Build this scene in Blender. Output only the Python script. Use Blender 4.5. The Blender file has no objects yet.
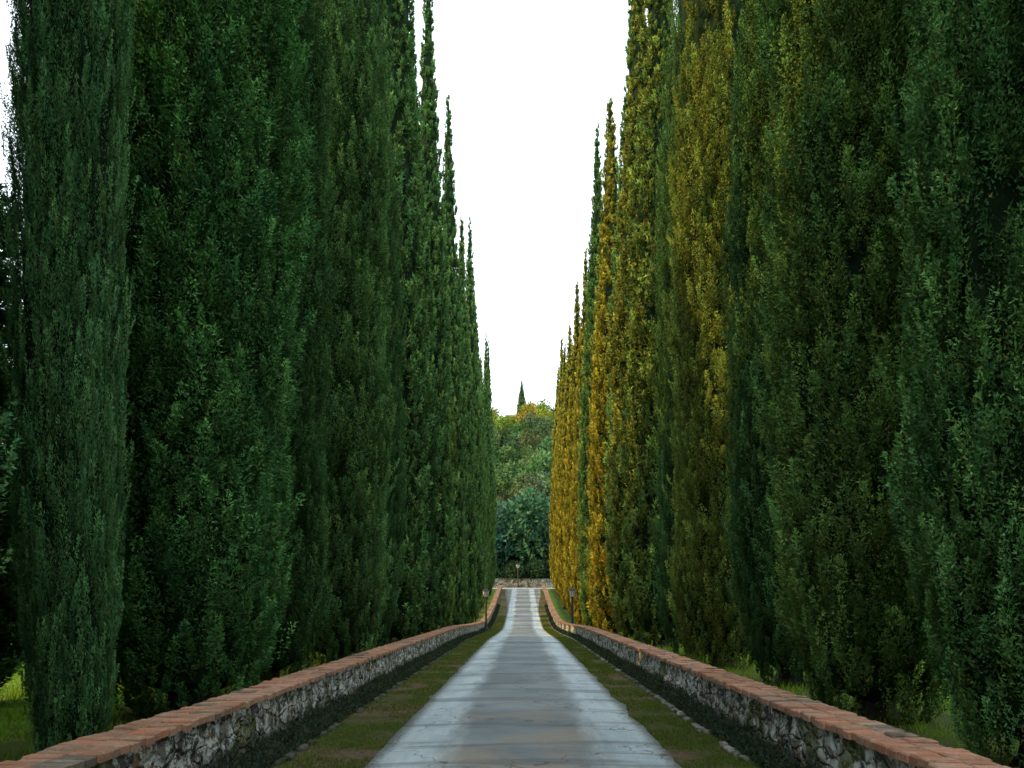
import bpy, math, random
import numpy as np
from mathutils import Vector, noise, Matrix
rng=np.random.default_rng(7); random.seed(7)
S=bpy.context.scene
S.view_settings.view_transform='Standard'; S.view_settings.look='None'; S.view_settings.exposure=0
COL=S.collection
# ---------------------------------------------------------------- helpers
def mesh_np(name,verts,faces,col=None,smooth=False,mats=(),midx=None):
    verts=np.asarray(verts,dtype=np.float32); 
    if not isinstance(faces,list): faces=[faces]
    faces=[np.asarray(f,dtype=np.int32) for f in faces if len(f)]
    me=bpy.data.meshes.new(name)
    nl=sum(f.size for f in faces); nf=sum(len(f) for f in faces)
    me.vertices.add(len(verts)); me.vertices.foreach_set('co',verts.ravel())
    me.loops.add(nl); me.polygons.add(nf)
    me.loops.foreach_set('vertex_index',np.concatenate([f.ravel() for f in faces]))
    tot=np.concatenate([np.full(len(f),f.shape[1],dtype=np.int32) for f in faces])
    st=np.concatenate([[0],np.cumsum(tot)[:-1]]).astype(np.int32)
    me.polygons.foreach_set('loop_start',st)
    try: me.polygons.foreach_set('loop_total',tot)
    except Exception: pass
    for m in mats: me.materials.append(m)
    if midx is not None: me.polygons.foreach_set('material_index',np.asarray(midx,dtype=np.int32))
    me.polygons.foreach_set('use_smooth',np.full(nf,smooth))
    if col is not None:
        a=me.color_attributes.new('Col','FLOAT_COLOR','POINT')
        c=np.ones((len(verts),4),dtype=np.float32); c[:,:3]=col
        a.data.foreach_set('color',c.ravel())
    me.update(calc_edges=True); me.validate()
    return me
def add(name,me,loc=(0,0,0),rot=0,scale=(1,1,1),parent=None,color=None):
    o=bpy.data.objects.new(name,me); o.location=loc; o.rotation_euler=(0,0,rot); o.scale=scale
    if color: o.color=color
    COL.objects.link(o)
    if parent: o.parent=parent
    return o
def nrm(a): return a/np.maximum(np.linalg.norm(a,axis=-1,keepdims=True),1e-9)
def grid_faces(nu,nv,wrap=False):
    i=np.arange(nu-1)[:,None]; j=np.arange(nv if wrap else nv-1)[None,:]
    j2=(j+1)%nv
    a=i*nv+j; b=i*nv+j2; c=(i+1)*nv+j2; d=(i+1)*nv+j
    return np.stack([a,b,c,d],-1).reshape(-1,4)
# ---------------------------------------------------------------- material helpers
class NT:
    def __init__(s,name):
        s.m=bpy.data.materials.new(name); s.m.use_nodes=True; s.t=s.m.node_tree; s.t.nodes.clear()
        s.out=s.n('ShaderNodeOutputMaterial')
    def n(s,typ,**k):
        x=s.t.nodes.new(typ)
        for a,b in k.items(): setattr(x,a,b)
        return x
    def l(s,a,b): s.t.links.new(a,b)
    def val(s,sock,v):
        if isinstance(v,bpy.types.NodeSocket): s.l(v,sock)
        else: sock.default_value=v
    def noise(s,vec,scale,detail=4,rough=.6,dist=0):
        x=s.n('ShaderNodeTexNoise'); x.inputs['Scale'].default_value=scale; x.inputs['Detail'].default_value=detail
        x.inputs['Roughness'].default_value=rough; x.inputs['Distortion'].default_value=dist
        s.l(vec,x.inputs['Vector']); return x.outputs['Fac']
    def ramp(s,f,a,b,lo=0,hi=1):
        x=s.n('ShaderNodeMapRange'); x.interpolation_type='SMOOTHSTEP'
        s.l(f,x.inputs[0]); x.inputs[1].default_value=a; x.inputs[2].default_value=b
        x.inputs[3].default_value=lo; x.inputs[4].default_value=hi; return x.outputs[0]
    def mix(s,f,a,b,bt='MIX'):
        x=s.n('ShaderNodeMix',data_type='RGBA',blend_type=bt)
        s.val(x.inputs[0],f)
        for k,v in ((6,a),(7,b)):
            if isinstance(v,tuple) and len(v)==3: v=(*v,1)
            s.val(x.inputs[k],v)
        return x.outputs[2]
    def math(s,op,a,b=0.0,c=0.0):
        x=s.n('ShaderNodeMath',operation=op); s.val(x.inputs[0],a); s.val(x.inputs[1],b); s.val(x.inputs[2],c); return x.outputs[0]
    def obj(s): return s.n('ShaderNodeTexCoord').outputs['Object']
    def mapping(s,vec,scale):
        x=s.n('ShaderNodeMapping'); s.l(vec,x.inputs[0]); x.inputs['Scale'].default_value=scale; return x.outputs[0]
    def xyz(s,vec):
        x=s.n('ShaderNodeSeparateXYZ'); s.l(vec,x.inputs[0]); return x.outputs
    def pbsdf(s,col,rough=.8,spec=.3,bump=None,bs=.5,bd=.02):
        p=s.n('ShaderNodeBsdfPrincipled'); s.val(p.inputs['Base Color'],(*col,1) if isinstance(col,tuple) and len(col)==3 else col)
        s.val(p.inputs['Roughness'],rough); p.inputs['Specular IOR Level'].default_value=spec
        if bump is not None:
            b=s.n('ShaderNodeBump'); b.inputs['Strength'].default_value=bs; b.inputs['Distance'].default_value=bd
            s.l(bump,b.inputs['Height']); s.l(b.outputs[0],p.inputs['Normal'])
        return p.outputs[0]
    def fin(s,sh): s.l(sh,s.out.inputs[0]); return s.m

def foliage_mat(name,trans=.3,tintobj=True):
    t=NT(name); a=t.n('ShaderNodeAttribute',attribute_name='Col').outputs['Color']
    c=a
    if tintobj:
        oi=t.n('ShaderNodeObjectInfo'); c=t.mix(1.0,a,oi.outputs['Color'],'MULTIPLY')
    p=t.n('ShaderNodeBsdfDiffuse'); t.l(c,p.inputs[0])
    if trans==0: return t.fin(p.outputs[0])
    tr=t.n('ShaderNodeBsdfTranslucent'); c2=t.mix(1.0,c,(1.35,1.15,.6),'MULTIPLY'); t.l(c2,tr.inputs[0])
    mx=t.n('ShaderNodeMixShader'); mx.inputs[0].default_value=trans; t.l(p.outputs[0],mx.inputs[1]); t.l(tr.outputs[0],mx.inputs[2])
    return t.fin(mx.outputs[0])
M_fol=foliage_mat('cypress_foliage',0); M_folD=M_fol
M_leaf=foliage_mat('broadleaf_foliage',0); M_grass=foliage_mat('grass_blades',.35,False)
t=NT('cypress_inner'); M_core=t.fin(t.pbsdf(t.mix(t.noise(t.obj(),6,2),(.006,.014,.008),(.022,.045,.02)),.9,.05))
t=NT('bark'); v=t.mapping(t.obj(),(6,6,1)); n=t.noise(v,4,6)
M_bark=t.fin(t.pbsdf(t.mix(n,(.02,.016,.013),(.09,.075,.06)),.9,.1,n,1,.03))

# ---------------------------------------------------------------- terrain profile
PY=np.array([-3000,-10,0,15,33,45,56,63,75,88,100,108,118,150,3000.])
PZ=np.array([.13,.13,.13,-.12,-.45,-.88,-1.18,-1.05,-.35,.72,1.68,1.95,2.2,3.5,3.5])
_fy=np.arange(-60,200,.5); _fz=np.interp(_fy,PY,PZ); k=np.hanning(15); k/=k.sum()
_fz=np.convolve(np.pad(_fz,7,mode='edge'),k,mode='valid')
def prof(y): return np.interp(y,_fy,_fz)
def sstep(a,b,x):
    u=np.clip((x-a)/(b-a),0,1); return u*u*(3-2*u)
def terr(x,y):
    z=prof(y)
    hill=46*sstep(118,275,y)*(1-.5*sstep(300,700,y))*(1+.10*np.sin(x/38+.6)+.05*np.sin(x/17+2)+.0)*(1-.55*sstep(150,600,np.abs(x)))
    hill=hill+1.2*np.sin(x/9.+y/13.)*sstep(120,160,y)
    side=.25*np.sin(x/7.)*np.sin(y/9.)*sstep(4,14,np.abs(x))
    return z+hill+side

# ---------------------------------------------------------------- ground
def axis(lst):
    return np.unique(np.concatenate(lst))
gx=axis([np.arange(-16,16.1,1),np.arange(-60,60,4),np.arange(-240,241,12),np.arange(-3000,3001,150)])
gy=axis([np.arange(-20,126,1),np.arange(126,340,5),np.arange(-200,-20,20),np.arange(340,700,25),np.arange(-3000,3001,150)])
GX,GY=np.meshgrid(gx,gy,indexing='ij')
V=np.stack([GX,GY,terr(GX,GY)],-1).reshape(-1,3)
F=grid_faces(len(gx),len(gy))[:,::-1]
t=NT('ground_grass'); o=t.obj(); X=t.xyz(o)
nl=t.noise(o,.35,4); nm=t.noise(o,2.2,5); nf=t.noise(o,14,5,.7); nff=t.noise(o,60,3,.7)
ax=t.math('ABSOLUTE',X[0])
verge=t.mix(t.ramp(nm,.42,.6),(.085,.125,.027),(.15,.135,.06))
verge=t.mix(t.ramp(nl,.46,.58),verge,(.22,.15,.10))
verge=t.mix(t.ramp(nf,.45,.7),verge,(.05,.06,.022))
field=t.mix(t.ramp(nm,.35,.65),(.13,.26,.025),(.20,.34,.035))
field=t.mix(t.ramp(nf,.5,.75),field,(.07,.12,.018))
litter=t.mix(nf,(.03,.028,.016),(.08,.065,.035))
edge=t.math('ADD',ax,t.math('MULTIPLY',nm,1.6))
tl=t.math('MULTIPLY',t.ramp(edge,4.2,4.6),t.ramp(edge,7.6,6.4))
field=t.mix(t.math('MULTIPLY',tl,.75),field,litter)
c=t.mix(t.ramp(ax,2.9,3.0),verge,field)
c=t.mix(t.ramp(X[1],112,122),c,(.04,.06,.02))
M_ground=t.fin(t.pbsdf(c,.95,.1,t.math('ADD',nf,nff),.8,.05))
add('ground',mesh_np('ground',V,F,mats=[M_ground],smooth=True))

# ---------------------------------------------------------------- road
ry=np.arange(-20,103.01,.25)
def rw(y): return 1.50+.75*sstep(72,101,y)
us=np.linspace(-1,1,13)
RX=np.zeros((len(ry),13)); 
for i,y in enumerate(ry):
    wl=rw(y)+.07*noise.noise(Vector((y*.9,0,0)))+.06*noise.noise(Vector((y*3.1,5,0)))
    wr=rw(y)+.07*noise.noise(Vector((y*.9,9,0)))+.06*noise.noise(Vector((y*3.1,15,0)))
    RX[i]=np.where(us<0,us*wl,us*wr)
crown=.03*(1-us**2)
RZ=prof(ry)[:,None]+.018+crown[None,:]
V=np.stack([RX,np.repeat(ry[:,None],13,1),RZ],-1).reshape(-1,3)
n0=len(V); nv=13
F=grid_faces(len(ry),nv)
sk=[];SV=[]
for side in (0,12):
    b=V.reshape(len(ry),nv,3)[:,side].copy(); b[:,2]-=.06
    base=n0+len(SV)*len(ry); SV.append(b)
    i=np.arange(len(ry)-1)
    sk.append(np.stack([i*nv+side,(i+1)*nv+side,base+i+1,base+i],-1))
V=np.concatenate([V]+SV)
t=NT('worn_concrete_road'); o=t.obj(); X=t.xyz(o)
st=t.mapping(o,(1,.18,1)); ax=t.math('ABSOLUTE',X[0])
nl=t.noise(o,.55,5,.65); ns=t.noise(st,2.4,6,.7); nf=t.noise(o,30,5,.7); nff=t.noise(o,160,3,.6); nc=t.noise(t.mapping(o,(.25,1.6,1)),.8,5,.7)
e=t.math('ADD',ax,t.math('MULTIPLY_ADD',ns,.6,-.30))
pale=t.mix(t.ramp(ns,.35,.65),(.50,.59,.64),(.66,.74,.78))
mid=t.mix(t.ramp(nl,.35,.65),(.21,.245,.265),(.34,.375,.395))
mid=t.mix(t.math('MULTIPLY',t.ramp(t.noise(o,.9,4,.6),.44,.62,0,.8),t.ramp(X[1],16,7)),mid,(.40,.33,.26))
c=t.mix(t.ramp(e,.62,1.0),mid,pale)
c=t.mix(t.math('MULTIPLY',t.ramp(nc,.5,.62),.55),c,(.13,.145,.155))
c=t.mix(t.math('MULTIPLY',t.ramp(nf,.5,.72),.4),c,(.15,.155,.155))
c=t.mix(t.math('MULTIPLY',t.ramp(nff,.55,.7),.4),c,(.64,.66,.68))
c=t.mix(t.math('MULTIPLY',t.ramp(t.math('ADD',ax,t.math('MULTIPLY',nf,.35)),1.5,1.68),.7),c,(.12,.11,.06))
vo=t.n('ShaderNodeTexVoronoi',feature='DISTANCE_TO_EDGE'); vo.inputs['Scale'].default_value=.4
dd=t.n('ShaderNodeVectorMath',operation='ADD'); t.l(o,dd.inputs[0])
nn=t.n('ShaderNodeTexNoise'); nn.inputs['Scale'].default_value=2.5; t.l(o,nn.inputs['Vector']); t.l(nn.outputs['Color'],dd.inputs[1]); t.l(dd.outputs[0],vo.inputs['Vector'])
c=t.mix(t.ramp(vo.outputs['Distance'],.008,.001,0,.55),c,(.06,.06,.055))
M_road=t.fin(t.pbsdf(c,t.ramp(nl,.3,.7,.72,.9),.2,t.math('MULTIPLY_ADD',nf,.6,nff),.6,.014))
add('road',mesh_np('road',V,[F]+sk,mats=[M_road],smooth=True))
cy=np.linspace(103.01,109,8); cx=np.arange(-45,46,1.5)
CX,CY=np.meshgrid(cx,cy,indexing='ij')
V=np.stack([CX,CY,terr(CX,CY)+.03],-1).reshape(-1,3)
t=NT('pale_gravel_lane'); o=t.obj(); n1=t.noise(o,1.2,5)
M_lane=t.fin(t.pbsdf(t.mix(n1,(.40,.43,.45),(.56,.58,.59)),.9,.2))
add('crossing_lane',mesh_np('lane',V,grid_faces(len(cx),len(cy))[:,::-1],mats=[M_lane],smooth=True))

# ---------------------------------------------------------------- walls
t=NT('rubble_stone'); o=t.obj(); X=t.xyz(o)
hz=t.xyz(t.n('ShaderNodeAttribute',attribute_name='Col').outputs['Color'])[0]
dd=t.n('ShaderNodeVectorMath',operation='MULTIPLY_ADD'); nn=t.n('ShaderNodeTexNoise'); nn.inputs['Scale'].default_value=5; nn.inputs['Detail'].default_value=3
t.l(o,nn.inputs['Vector']); t.l(nn.outputs['Color'],dd.inputs[0]); dd.inputs[1].default_value=(.16,.16,.16); t.l(o,dd.inputs[2])
mp=t.mapping(dd.outputs[0],(3,4.2,7.5))
v1=t.n('ShaderNodeTexVoronoi',feature='F1'); v1.inputs['Scale'].default_value=1; t.l(mp,v1.inputs['Vector'])
v2=t.n('ShaderNodeTexVoronoi',feature='DISTANCE_TO_EDGE'); v2.inputs['Scale'].default_value=1; t.l(mp,v2.inputs['Vector'])
rnd=t.xyz(v1.outputs['Color'])
nf=t.noise(o,28,6,.7); nm=t.noise(o,3.2,5,.65); nl=t.noise(o,1.6,4); nb=t.noise(o,7,7,.8)
c=t.mix(rnd[0],(.20,.19,.16),(.34,.31,.26)); c=t.mix(t.ramp(rnd[1],.6,.95),c,(.28,.18,.10)); c=t.mix(t.ramp(rnd[2],.7,.9),c,(.11,.10,.09))
c=t.mix(t.ramp(v2.outputs['Distance'],.06,.01,0,.8),c,(.03,.027,.022))
c=t.mix(t.math('MULTIPLY',t.ramp(nf,.48,.7),.6),c,(.06,.055,.042))
c=t.mix(t.math('MULTIPLY',t.ramp(nm,.50,.60),.85),c,(.055,.05,.026))
c=t.mix(t.ramp(t.noise(o,16,5,.75),.56,.62,0,.85),c,(.035,.033,.026))
c=t.mix(t.math('MULTIPLY',t.ramp(nb,.48,.53),.92),c,(.72,.74,.69))
c=t.mix(t.math('MULTIPLY',t.ramp(nl,.52,.60),.75),c,(.10,.125,.025))
# damp, mossy foot of the wall
c=t.mix(t.ramp(t.math('MULTIPLY_ADD',nm,-.55,hz),.18,-.08,0,.85),c,(.035,.045,.018))
h=t.math('MULTIPLY_ADD',nf,.35,t.ramp(v2.outputs['Distance'],0,.16))
M_stone=t.fin(t.pbsdf(c,.92,.15,h,1,.04))
t=NT('terracotta_brick'); o=t.obj(); a=t.n('ShaderNodeAttribute',attribute_name='Col').outputs['Color']
nf=t.noise(o,40,5,.7); nm=t.noise(o,2.3,5,.7); nb=t.noise(o,9,5,.7)
c=t.mix(t.ramp(nf,.4,.75,0,.5),a,(.16,.09,.06)); c=t.mix(t.ramp(nm,.52,.7,0,.6),c,(.12,.10,.05)); c=t.mix(t.ramp(nb,.50,.66,0,.5),c,(.55,.42,.33))
M_brick=t.fin(t.pbsdf(c,.85,.25,nf,.7,.01))
def brick_boxes(y0,y1,xa,xb,ztop_off,pitch=.125,thick=.06):
    vs=[];fs=[];cs=[];n=0
    halves=[(xa,(xa+xb)/2-.004),((xa+xb)/2+.004,xb)]
    for hi,(a,b) in enumerate(halves):
        y=y0+hi*.05
        while y<y1:
            p=pitch*random.uniform(.92,1.08); g=.010
            za=float(prof(y+p/2)); zz=za+ztop_off+random.uniform(-.009,.010); sl=float(prof(y+p)-prof(y))
            ja=a+random.uniform(-.02,.012); jb=b+random.uniform(-.012,.02)
            if hi==0: jb=b
            else: ja=a
            ya,yb=y+g/2,y+p-g/2; ch=.010; rot=random.uniform(-.006,.006)
            tilt=random.uniform(-.006,.006)
            base=[(ja,ya+rot,zz-thick-sl/2),(jb,ya-rot,zz-thick-sl/2),(jb,yb-rot,zz-thick+sl/2),(ja,yb+rot,zz-thick+sl/2)]
            mid=[(q[0],q[1],q[2]+thick-ch) for q in base]
            top=[(ja+ch,ya+ch,zz-sl/2+tilt),(jb-ch,ya+ch,zz-sl/2-tilt),(jb-ch,yb-ch,zz+sl/2-tilt),(ja+ch,yb-ch,zz+sl/2+tilt)]
            vs+=base+mid+top
            for q in range(4):
                r=(q+1)%4
                fs.append((n+q,n+r,n+4+r,n+4+q)); fs.append((n+4+q,n+4+r,n+8+r,n+8+q))
            fs.append((n+8,n+9,n+10,n+11)); n+=12
            k=random.random(); f=random.uniform(.7,1.2)
            colr=np.array((.58,.25,.145))*(1-k)+np.array((.52,.31,.21))*k
            if random.random()<.12: colr=np.array((.22,.18,.14))
            cs+=[tuple(colr*f)]*12
            y+=p
    return vs,fs,cs
def make_wall(side,xi,xo,h):
    ys=np.concatenate([np.arange(-8,30,.05),np.arange(30,101.01,.2)])
    zs=np.linspace(-.12,h-.045,14)
    def face(x,sgn):
        P=np.zeros((len(ys),len(zs),3))
        for i,y in enumerate(ys):
            pz=float(prof(y))
            for j,z in enumerate(zs):
                q=Vector((y*5,z*8,x*3)); d=.028*noise.noise(q)+.02*noise.noise(q*2.7)+.02*noise.noise(Vector((y*.7,z,x)))
                b=(1-(z+.12)/(h+.08))*.04
                P[i,j]=(x+sgn*(d+b),y,z+pz)
        return P
    s=-1 if side<0 else 1
    A=face(s*xi,-s); B=face(s*xo,s)
    n=len(zs); na=A.shape[0]*n
    V=np.concatenate([A.reshape(-1,3),B.reshape(-1,3)])
    HZ=np.tile(zs/h,len(ys)*2)
    FA=grid_faces(len(ys),n); FB=FA+na
    i=np.arange(len(ys)-1); top=np.stack([i*n+n-1,(i+1)*n+n-1,na+(i+1)*n+n-1,na+i*n+n-1],-1)
    j=np.arange(n-1); e0=np.stack([j,j+1,na+j+1,na+j],-1); L=(len(ys)-1)*n
    e1=np.stack([L+j,L+j+1,na+L+j+1,na+L+j],-1)
    emp=bpy.data.objects.new('stone_wall',None); COL.objects.link(emp)
    add('wall_body',mesh_np('wall_body',V,[FA,FB,top,e0,e1],col=np.repeat(np.clip(HZ,0,1)[:,None],3,1),mats=[M_stone],smooth=True),parent=emp)
    a,b=sorted((s*(xi-.035),s*(xo+.035)))
    vv,ff,cc=brick_boxes(-8,101,a,b,h)
    add('brick_coping',mesh_np('brick_coping',np.array(vv),np.array(ff),col=np.array(cc),mats=[M_brick]),parent=emp)
    return emp
make_wall(-1,2.75,3.12,.60)
make_wall(1,2.55,2.92,.58)

# ---------------------------------------------------------------- blades generic
def tri_blades(P,D,L,W,colr,bend=None):
    n=len(P); R=nrm(rng.normal(size=(n,3))); Sd=nrm(np.cross(D,R))*W[:,None]/2
    V=np.stack([P-Sd,P+Sd,P+D*L[:,None]],1).reshape(-1,3)
    F=np.arange(3*n).reshape(-1,3)
    C=np.repeat(colr,3,0)
    return V,F,C
def grass_patch(name,n,xr,yr,hgt,w,pal,power=1.5,clump=True,seedoff=0):
    y=yr[0]+(yr[1]-yr[0])*rng.random(n)**power
    x=xr[0]+(xr[1]-xr[0])*rng.random(n)
    keep=np.array([noise.noise(Vector((a*1.7,b*1.7,seedoff))) for a,b in zip(x,y)]) + rng.random(n)*.5>.12 if clump else np.ones(n,bool)
    x=x[keep];y=y[keep]; n=len(x)
    P=np.stack([x,y,terr(x,y)-.005],-1)
    D=nrm(np.stack([rng.normal(0,.45,n),rng.normal(0,.45,n),np.ones(n)],-1))
    L=hgt*rng.uniform(.4,1.3,n); W=w*rng.uniform(.6,1.3,n)
    W=W*(1+np.clip(y,0,80)/25)
    k=rng.random((n,1)); pal=np.array(pal); C=pal[0]*(1-k)+pal[1]*k
    m=rng.random(n)<.12; C[m]=pal[2]
    V,F,C=tri_blades(P,D,L,W,C)
    return add(name,mesh_np(name,V,F,col=C,mats=[M_grass]))
vp=[(.07,.13,.022),(.16,.24,.04),(.21,.17,.07)]
grass_patch('verge_grass',70000,(-2.42,-1.50),(3,70),.045,.008,vp)
grass_patch('verge_grass',70000,(1.50,2.25),(3,70),.045,.008,vp,seedoff=5)
fp=[(.13,.27,.025),(.24,.42,.035),(.28,.34,.06)]
grass_patch('meadow_grass',80000,(-14,-3.2),(3,60),.16,.012,fp,1.3,seedoff=9)
grass_patch('meadow_grass',80000,(3.0,14),(3,60),.16,.012,fp,1.3,seedoff=12)

def cover(side,xa,xb):
    n=80000
    y=2+78*rng.random(n)**1.5; u=rng.random(n); x=side*(xa+(xb-xa)*u)
    hh=np.array([.5+.9*noise.noise(Vector((a*2.2,side*3,b*4))) for a,b in zip(y,x)])
    hmax=np.clip(.08+.15*hh,.02,.28)*np.sqrt(np.clip(1-(2*u-1)**2,.05,1))
    z=prof(y)+hmax*rng.random(n)**.5
    D=nrm(np.stack([rng.normal(0,.7,n),rng.normal(0,.7,n),rng.uniform(.1,1.2,n)],-1))
    L=rng.uniform(.03,.07,n); W=rng.uniform(.012,.03,n)*(1+y/40)
    k=rng.random((n,1)); C=np.array((.02,.038,.028))*(1-k)+np.array((.08,.12,.08))*k
    C[rng.random(n)<.08]=(.14,.12,.08)
    V,F,C=tri_blades(np.stack([x,y,z],-1),D,L,W,C)
    add('groundcover_plants',mesh_np('groundcover',V,F,col=C,mats=[M_grass]))
cover(-1,2.38,2.76); cover(1,2.24,2.56)
t=NT('edging_stone'); o=t.obj(); a=t.n('ShaderNodeAttribute',attribute_name='Col').outputs['Color']; nf=t.noise(o,25,5,.7); nm=t.noise(o,3,4)
M_edge=t.fin(t.pbsdf(t.mix(t.ramp(nm,.42,.55,0,.85),t.mix(t.ramp(nf,.4,.7,0,.6),a,(.07,.065,.05)),(.04,.05,.02)),.9,.2,nf,.8,.02))
import bmesh
bm=bmesh.new(); bmesh.ops.create_icosphere(bm,subdivisions=2,radius=1); iv=np.array([v.co[:] for v in bm.verts]); ifc=np.array([[v.index for v in f.verts] for f in bm.faces]); bm.free()
def stones(side,x0,base,prob):
    VV=[];FF=[];CC=[];n=0;y=2.5
    while y<75:
        ln=random.uniform(.14,.38)
        if random.random()<prob:
            d=np.array([1+.35*noise.noise(Vector(p)*1.3+Vector((y*9,side,0))) for p in iv])
            q=np.sign(iv)*np.abs(iv)**.6*d[:,None]*np.array((random.uniform(.04,.07),ln*.5,random.uniform(.03,.05)))
            a=random.uniform(-.2,.2); ca,sa=math.cos(a),math.sin(a)
            q=np.stack([q[:,0]*ca-q[:,1]*sa,q[:,0]*sa+q[:,1]*ca,q[:,2]],-1)
            q+=np.array((side*(x0+random.uniform(-.02,.02)),y,float(prof(y))+.002))
            VV.append(q);FF.append(ifc+n);n+=len(iv); f=random.uniform(.6,1.2); CC.append(np.repeat([[base*f,base*f*.95,base*f*.87]],len(iv),0))
        y+=ln+random.uniform(.01,.06)
    add('stone_edging',mesh_np('stone_edging',np.concatenate(VV),np.concatenate(FF),col=np.concatenate(CC),mats=[M_edge],smooth=True))
stones(-1,2.37,.12,.6); stones(1,2.2,.32,.7)

# ---------------------------------------------------------------- cypress
def cyp_r(z,H,R):
    t=z/H; u=np.clip((t-.34)/.66,0,1)
    low=np.clip(.60+.40*np.sin(np.clip((z-.02)/2.0,0,1)*np.pi/2),0,1)
    return R*low*(1-u**1.35)**1.15+.02
def make_cypress(name,H,R,seed,nl,nb,bl,bw,z_focus=None,mat=None):
    r_=np.random.default_rng(seed)
    ph=r_.uniform(0,6.28,12)
    def bulge(th,z):
        return 1+.06*np.sin(2*th+z*.55+ph[0])+.06*np.sin(3*th-z*.9+ph[1])+.06*np.sin(5*th+z*1.3+ph[2])+.03*np.sin(z*1.1+ph[3])+.05*np.sin(8*th-z*1.9+ph[4])
    zz=r_.uniform(.0,H*.985,nl*6); keep=r_.random(nl*6)<cyp_r(zz,H,R)/(R*1.05)
    zz=zz[keep]
    if z_focus:
        zz=zz[(zz<z_focus)|(r_.random(len(zz))<.3)]
    zz=zz[:nl]; n=len(zz)
    th=r_.uniform(0,2*np.pi,n)
    rf=r_.uniform(.78,1.03,n)
    rr=cyp_r(zz,H,R)*bulge(th,zz)*rf
    out=np.stack([np.cos(th),np.sin(th),np.zeros(n)],-1)
    P=out*rr[:,None]; P[:,2]=zz
    small=np.clip(cyp_r(zz,H,R)/R,.35,1)
    A=nrm(out*r_.uniform(.05,.45,(n,1))+np.array((0,0,1.))+r_.normal(0,.15,(n,3)))
    LL=r_.uniform(.25,.85,n)*small; WW=LL*r_.uniform(.15,.26,n)
    hue=r_.random(n)
    clump=.5+.5*np.sin(4*th+zz*2.3+ph[6])*np.sin(3*th-zz*1.7+ph[7])+.25*np.sin(9*th+zz*3.9+ph[8])
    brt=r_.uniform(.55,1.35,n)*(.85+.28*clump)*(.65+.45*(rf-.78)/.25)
    I=np.repeat(np.arange(n),nb); m=len(I)
    s=r_.random(m)**.85
    o_=out[I]; a_=A[I]; e1=nrm(o_-a_*np.sum(o_*a_,-1,keepdims=True)); e2=np.cross(a_,e1)
    phi=r_.normal(0,.95,m)
    rd=e1*np.cos(phi)[:,None]+e2*np.sin(phi)[:,None]
    ring=WW[I]*np.sqrt(1-s*.97)*np.minimum(1,s*3+.35)*r_.uniform(.45,1.15,m)
    Q=P[I]+a_*(LL[I]*s)[:,None]+rd*ring[:,None]
    D=nrm(a_*.65+rd*r_.uniform(.1,1.1,(m,1))+r_.normal(0,.5,(m,3)))
    L=bl*r_.uniform(.5,1.4,m); W=bw*r_.uniform(.6,1.3,m)
    k=(hue[I]*.6+r_.random(m)*.4)[:,None]
    C=np.array((.085,.205,.085))*(1-k)+np.array((.25,.34,.095))*k
    C=C*(brt[I]*(.45+.9*s))[:,None]  # older inner foliage darker, with crevice shade and tip highlights put into colour
    br=r_.random(m)<.03; C[br]=(.28,.19,.06)
    Rn=nrm(r_.normal(size=(m,3))); Sd=nrm(np.cross(D,Rn))*W[:,None]/2
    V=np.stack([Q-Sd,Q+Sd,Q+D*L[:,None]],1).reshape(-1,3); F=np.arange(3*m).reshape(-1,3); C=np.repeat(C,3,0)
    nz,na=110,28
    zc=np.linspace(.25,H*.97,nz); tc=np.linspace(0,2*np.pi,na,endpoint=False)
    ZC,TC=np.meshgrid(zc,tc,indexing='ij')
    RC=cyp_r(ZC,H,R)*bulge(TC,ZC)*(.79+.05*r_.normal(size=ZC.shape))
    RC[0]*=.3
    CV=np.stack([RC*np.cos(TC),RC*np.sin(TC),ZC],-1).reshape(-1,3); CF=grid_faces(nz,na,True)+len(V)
    tz=np.array([-.3,.0,.15,.5,1.2,3,8,H*.6,H*.9]); tr=np.array([.34,.30,.22,.18,.16,.15,.12,.07,.02])*R/1.15*1.2
    ta=np.linspace(0,2*np.pi,14,endpoint=False); TZ,TA=np.meshgrid(tz,ta,indexing='ij')
    TR=tr[:,None]*(1+.14*np.sin(5*TA+ph[5])+.08*np.sin(3*TA))
    TV=np.stack([TR*np.cos(TA),TR*np.sin(TA),TZ],-1).reshape(-1,3); TF=grid_faces(len(tz),14,True)+len(V)+len(CV)
    LV=[];LF=[];b0=len(V)+len(CV)+len(TV)
    for q in range(16):
        a=r_.uniform(0,6.28); z0=r_.uniform(.2,2.2); ln=cyp_r(z0+.9,H,R)*.9
        p0=np.array((0,0,z0)); p1=np.array((math.cos(a)*ln,math.sin(a)*ln,z0+r_.uniform(.5,1.1)))
        sd=np.array((-math.sin(a),math.cos(a),0)); up=np.array((0,0,1.))
        for (p,rad) in ((p0,.035),(p1,.01)):
            for w in range(4):
                an=w*math.pi/2; LV.append(p+(sd*math.cos(an)+up*math.sin(an))*rad)
        k0=b0+q*8
        for w in range(4): LF.append((k0+w,k0+(w+1)%4,k0+4+(w+1)%4,k0+4+w))
    Vt=np.concatenate([V,CV,TV,np.array(LV)])
    Ct=np.concatenate([C,np.full((len(CV)+len(TV)+len(LV),3),.05)])
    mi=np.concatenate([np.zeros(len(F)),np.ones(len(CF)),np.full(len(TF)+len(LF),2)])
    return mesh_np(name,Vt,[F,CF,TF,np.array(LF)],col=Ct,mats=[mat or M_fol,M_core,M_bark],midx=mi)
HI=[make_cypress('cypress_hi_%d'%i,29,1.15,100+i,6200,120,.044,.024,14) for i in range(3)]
LO=[make_cypress('cypress_lo_%d'%i,29,1.15,200+i,2600,44,.13,.066,None,M_folD) for i in range(3)]
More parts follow.
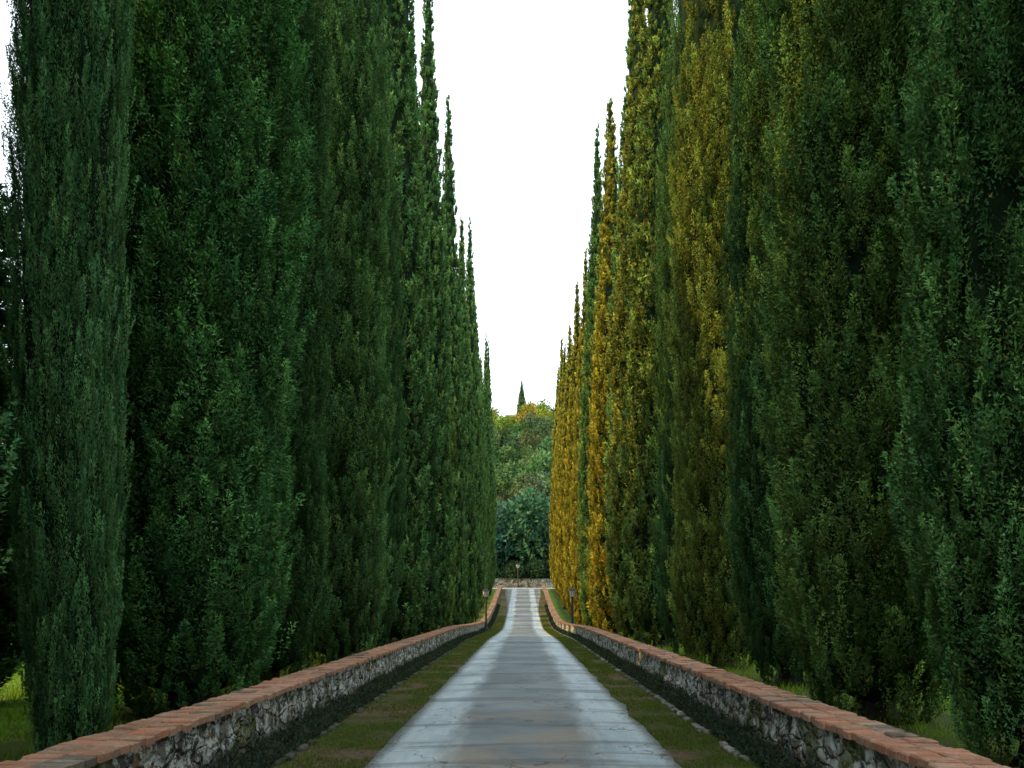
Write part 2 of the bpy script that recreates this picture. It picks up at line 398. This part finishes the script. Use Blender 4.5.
def cyp(x,y,r=1.15,h=29,col=(1,1,1),hi=None,i=0):
    if hi is None: hi=y<26
    me=(HI if hi else LO)[i%3]
    s=r/1.15
    return add('cypress_tree',me,(x,y,float(terr(np.array(x),np.array(y)))-.03),random.uniform(0,6.28),(s,s,h/29),color=(*col,1))
teal=(.72,1.0,1.15); mid=(.84,1.0,1); olive=(1.0,1.0,.85); dark=(.54,.71,.75); sunlit_gold=(2.2,1.3,.6); sunlit_rgold=(1.5,1.1,.75)  # gold tints put low sunlight into the right row's foliage colour
L=[(-5.15,5.0,1.08,29,teal),(-4.3,7.3,.40,24,teal),(-4.75,11.0,1.26,31,(.70,1.03,1.0)),(-4.9,14.7,.95,30,dark),(-4.6,19.0,1.08,32,mid),
   (-4.8,23.3,.95,29,dark),(-4.6,27.7,1.0,32,mid)]
R=[(4.9,3.2,1.0,29,mid),(4.95,7.2,1.02,28,(.8,1.03,1.0)),(4.8,10.5,1.15,30,(1.0,1.06,.9)),(5.1,14.7,.92,29,dark),(4.85,18.7,1.04,30,(1.3,1.08,.75)),  # warmest tints here also have sunlight mixed into the colour
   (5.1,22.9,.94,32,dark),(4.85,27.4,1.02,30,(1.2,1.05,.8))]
y=32.1;q=0
while y<107:
    o=.22*(1 if q%2 else -1)
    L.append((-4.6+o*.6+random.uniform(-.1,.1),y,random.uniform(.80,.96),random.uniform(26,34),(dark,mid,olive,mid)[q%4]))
    R.append((4.92+o+random.uniform(-.1,.1),y-.9,random.uniform(.88,1.08),random.uniform(26.5,34),(sunlit_rgold,mid,sunlit_gold,sunlit_rgold,mid)[q%5] if y<57 else sunlit_gold)); q+=1
    y+=random.uniform(4.4,4.8)
for s in (-1,1):
    for y in (0.2,-4.1,-8.3): (L if s<0 else R).append((s*4.9,y,1.15,29,mid))
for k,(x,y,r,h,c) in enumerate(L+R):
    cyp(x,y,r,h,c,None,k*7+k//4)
# added outer row (left), heights set to block low sun
for k,(yy,hh) in enumerate([(-10,16),(-5.6,16),(-1.3,17),(3.6,18),(7.9,18),(12.3,14.5),(16.9,14.5),(20.8,13.5),(25.1,13),(29.5,12.5),(34.0,11)]):
    cyp(-9.5+random.uniform(-.1,.1),yy,1.15,hh,dark,False,k)
for k,(yy,hh) in enumerate([(1.4,19),(5.8,20),(10.0,18)]): cyp(-12.2,yy,1.2,hh,dark,False,k+1)  # more trees added to keep sun off the near right row

# ---------------------------------------------------------------- broadleaf forest
def make_broad(name,seed,lf=.5,nleaf=2600):
    r_=np.random.default_rng(seed); nc=26
    c=nrm(r_.normal(size=(nc,3)))*r_.uniform(.4,1,(nc,1))*np.array((3.0,3.0,2.3)); c[:,2]+=5.6
    cr=r_.uniform(.9,1.7,nc); cb=r_.uniform(.55,1.3,nc)
    I=r_.integers(0,nc,nleaf); d=nrm(r_.normal(size=(nleaf,3))); P=c[I]+d*(cr[I]*r_.uniform(.7,1.05,nleaf))[:,None]
    D=nrm(d+r_.normal(0,.6,(nleaf,3)))
    k=r_.random((nleaf,1)); C=(np.array((.09,.16,.07))*(1-k)+np.array((.22,.25,.08))*k)*cb[I][:,None]
    L=lf*r_.uniform(.6,1.4,nleaf)
    Rn=nrm(r_.normal(size=(nleaf,3))); Sd=nrm(np.cross(D,Rn))*(L*.34)[:,None]
    V=np.stack([P-Sd,P+Sd,P+D*L[:,None]],1).reshape(-1,3); F=np.arange(3*nleaf).reshape(-1,3); C=np.repeat(C,3,0)
    TV=[];TF=[]
    def limb(p0,p1,r0,r1):
        b=len(V)+len(TV); a=nrm(p1-p0); u=nrm(np.cross(a,np.array((.3,.9,.1)))); w=np.cross(a,u)
        for p,r in((p0,r0),(p1,r1)):
            for q in range(6): TV.append(p+(u*math.cos(q*math.pi/3)+w*math.sin(q*math.pi/3))*r)
        for q in range(6): TF.append((b+q,b+(q+1)%6,b+6+(q+1)%6,b+6+q))
    limb(np.array((0,0,-.5)),np.array((.1,0,3.2)),.3,.2)
    for q in range(7): limb(np.array((.1,0,2.6)),c[q],.14,.04)
    return mesh_np(name,np.concatenate([V,np.array(TV)]),[F,np.array(TF)],col=np.concatenate([C,np.full((len(TV),3),.05)]),mats=[M_leaf,M_bark],midx=np.concatenate([np.zeros(len(F)),np.ones(len(TF))]))
BR=[make_broad('oak_%d'%i,300+i) for i in range(4)]
forest=bpy.data.objects.new('hillside_forest',None); COL.objects.link(forest)
belt=bpy.data.objects.new('distant_tree_belt',None); COL.objects.link(belt)
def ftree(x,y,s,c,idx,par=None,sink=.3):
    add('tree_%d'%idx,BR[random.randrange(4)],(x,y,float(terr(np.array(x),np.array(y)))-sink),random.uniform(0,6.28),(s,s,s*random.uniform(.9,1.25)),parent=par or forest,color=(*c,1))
idx=0
for x in np.arange(-40,41,3.2):
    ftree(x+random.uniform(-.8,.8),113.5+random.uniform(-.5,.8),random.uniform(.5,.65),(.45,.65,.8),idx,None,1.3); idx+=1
y=116.
while y<300:
    x=-110.
    while x<110:
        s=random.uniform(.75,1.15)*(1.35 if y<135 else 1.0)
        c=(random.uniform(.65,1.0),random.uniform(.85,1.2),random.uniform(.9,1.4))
        if y<160: c=(c[0]*.6,c[1]*.85,c[2]*1.4)  # shade on the lower trees put into their tint
        elif y>235: c=(c[0]*2.3,c[1]*1.6,c[2]*.7)  # sunlit hilltop put into the tree tint
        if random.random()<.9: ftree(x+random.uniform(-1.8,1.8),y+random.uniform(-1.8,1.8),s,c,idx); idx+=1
        x+=5.2*(1 if abs(x)<35 else 1.7)
    y+=5.5
for sd in (-1,1):
    y=-15.
    while y<115:
        for xx in (33,39):
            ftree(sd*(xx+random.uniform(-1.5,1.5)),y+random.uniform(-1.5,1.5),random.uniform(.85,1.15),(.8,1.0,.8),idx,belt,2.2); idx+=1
        y+=5.2
cyp(-.4,262,1.6,19,(1.5,1.4,1.9),False,1)  # hilltop spire, tint lightened to put haze into its colour

# ---------------------------------------------------------------- boundary wall, lamp posts
def far_wall():
    xs=np.arange(-45,45.1,.4); zs=np.linspace(-.2,1.3,6); P=[]
    for yy in (110.2,110.7):
        for x in xs:
            b=float(terr(np.array(x),np.array(yy)))
            for z in zs: P.append((x,yy+.05*noise.noise(Vector((x*2,z*3,yy))),b+z+(.08*noise.noise(Vector((x,3,1))) if z>1 else 0)))
    n=len(zs);na=len(xs)*n; FA=grid_faces(len(xs),n); i=np.arange(len(xs)-1)
    top=np.stack([i*n+n-1,(i+1)*n+n-1,na+(i+1)*n+n-1,na+i*n+n-1],-1)
    add('boundary_stone_wall',mesh_np('boundary_stone_wall',np.array(P),[FA,FA+na,top],col=np.full((len(P),3),.8),mats=[M_stone],smooth=True))
far_wall()
t=NT('dark_iron'); M_iron=t.fin(t.pbsdf((.03,.03,.03),.5,.5))
t=NT('lantern_glass'); M_glass=t.fin(t.pbsdf((.75,.75,.7),.3,.5))
def lathe(bm,prof_,seg=12,mat=0,off=(0,0,0)):
    rings=[]
    for r,z in prof_:
        rings.append([bm.verts.new((off[0]+r*math.cos(2*math.pi*k/seg),off[1]+r*math.sin(2*math.pi*k/seg),off[2]+z)) for k in range(seg)])
    for a,b in zip(rings[:-1],rings[1:]):
        for k in range(seg):
            f=bm.faces.new((a[k],a[(k+1)%seg],b[(k+1)%seg],b[k])); f.material_index=mat
    for rg in (rings[0][::-1],rings[-1]):
        f=bm.faces.new(rg); f.material_index=mat
def lamp(x,y,s=1,wd=1.5):
    bm=bmesh.new()
    lathe(bm,[(.13,-.1),(.13,.12),(.09,.18),(.06,.3),(.045,.5),(.04,2.0),(.07,2.04),(.05,2.1)])
    lathe(bm,[(.08,2.1),(.13,2.42)],6,1)
    lathe(bm,[(.17,2.42),(.15,2.46),(.06,2.58),(.02,2.62),(.03,2.68),(.005,2.74)],6,0)
    for k in range(6):
        a=2*math.pi*k/6; lathe(bm,[(.012,2.1),(.012,2.43)],4,0,(.115*math.cos(a),.115*math.sin(a),0))
    me=bpy.data.meshes.new('lamp'); bm.to_mesh(me); bm.free(); me.materials.append(M_iron); me.materials.append(M_glass)
    add('garden_lamp_post',me,(x,y,float(prof(y))),0,(s*wd,s*wd,s))
lamp(2.95,46,1.05); lamp(-2.5,52,1.1); lamp(-.7,109.6,1.35)

# ---------------------------------------------------------------- light
az=math.radians(96); el=math.radians(17)
Sd=Vector((-math.sin(az)*math.cos(el),math.cos(az)*math.cos(el),math.sin(el)))
sl=bpy.data.lights.new('sun','SUN'); sl.energy=5; sl.angle=math.radians(.5); sl.color=(1,.60,.15)
so=bpy.data.objects.new('sun',sl); so.rotation_euler=Sd.to_track_quat('Z','Y').to_euler(); COL.objects.link(so)
w=bpy.data.worlds.new('World'); S.world=w; w.use_nodes=True; nt=w.node_tree; nt.nodes.clear()
ow=nt.nodes.new('ShaderNodeOutputWorld'); bg=nt.nodes.new('ShaderNodeBackground'); sk=nt.nodes.new('ShaderNodeTexSky')
sk.sky_type='NISHITA'; sk.sun_disc=False; sk.sun_elevation=el; sk.sun_rotation=-az; sk.dust_density=2.0
mx=nt.nodes.new('ShaderNodeMix'); mx.data_type='RGBA'; mx.inputs[0].default_value=.85
nt.links.new(sk.outputs[0],mx.inputs[6]); mx.inputs[7].default_value=(12.8,14.4,15.0,1)
nt.links.new(mx.outputs[2],bg.inputs[0]); bg.inputs[1].default_value=.15; nt.links.new(bg.outputs[0],ow.inputs[0])

# ---------------------------------------------------------------- camera
cam=bpy.data.cameras.new('camera'); cam.sensor_width=36; cam.lens=27.07; cam.shift_x=-.0107; cam.shift_y=.201
cam.clip_end=6000; cam.clip_start=.05
co=bpy.data.objects.new('camera',cam); co.location=(0,0,1.7); co.rotation_euler=(math.radians(90),0,0); COL.objects.link(co); S.camera=co
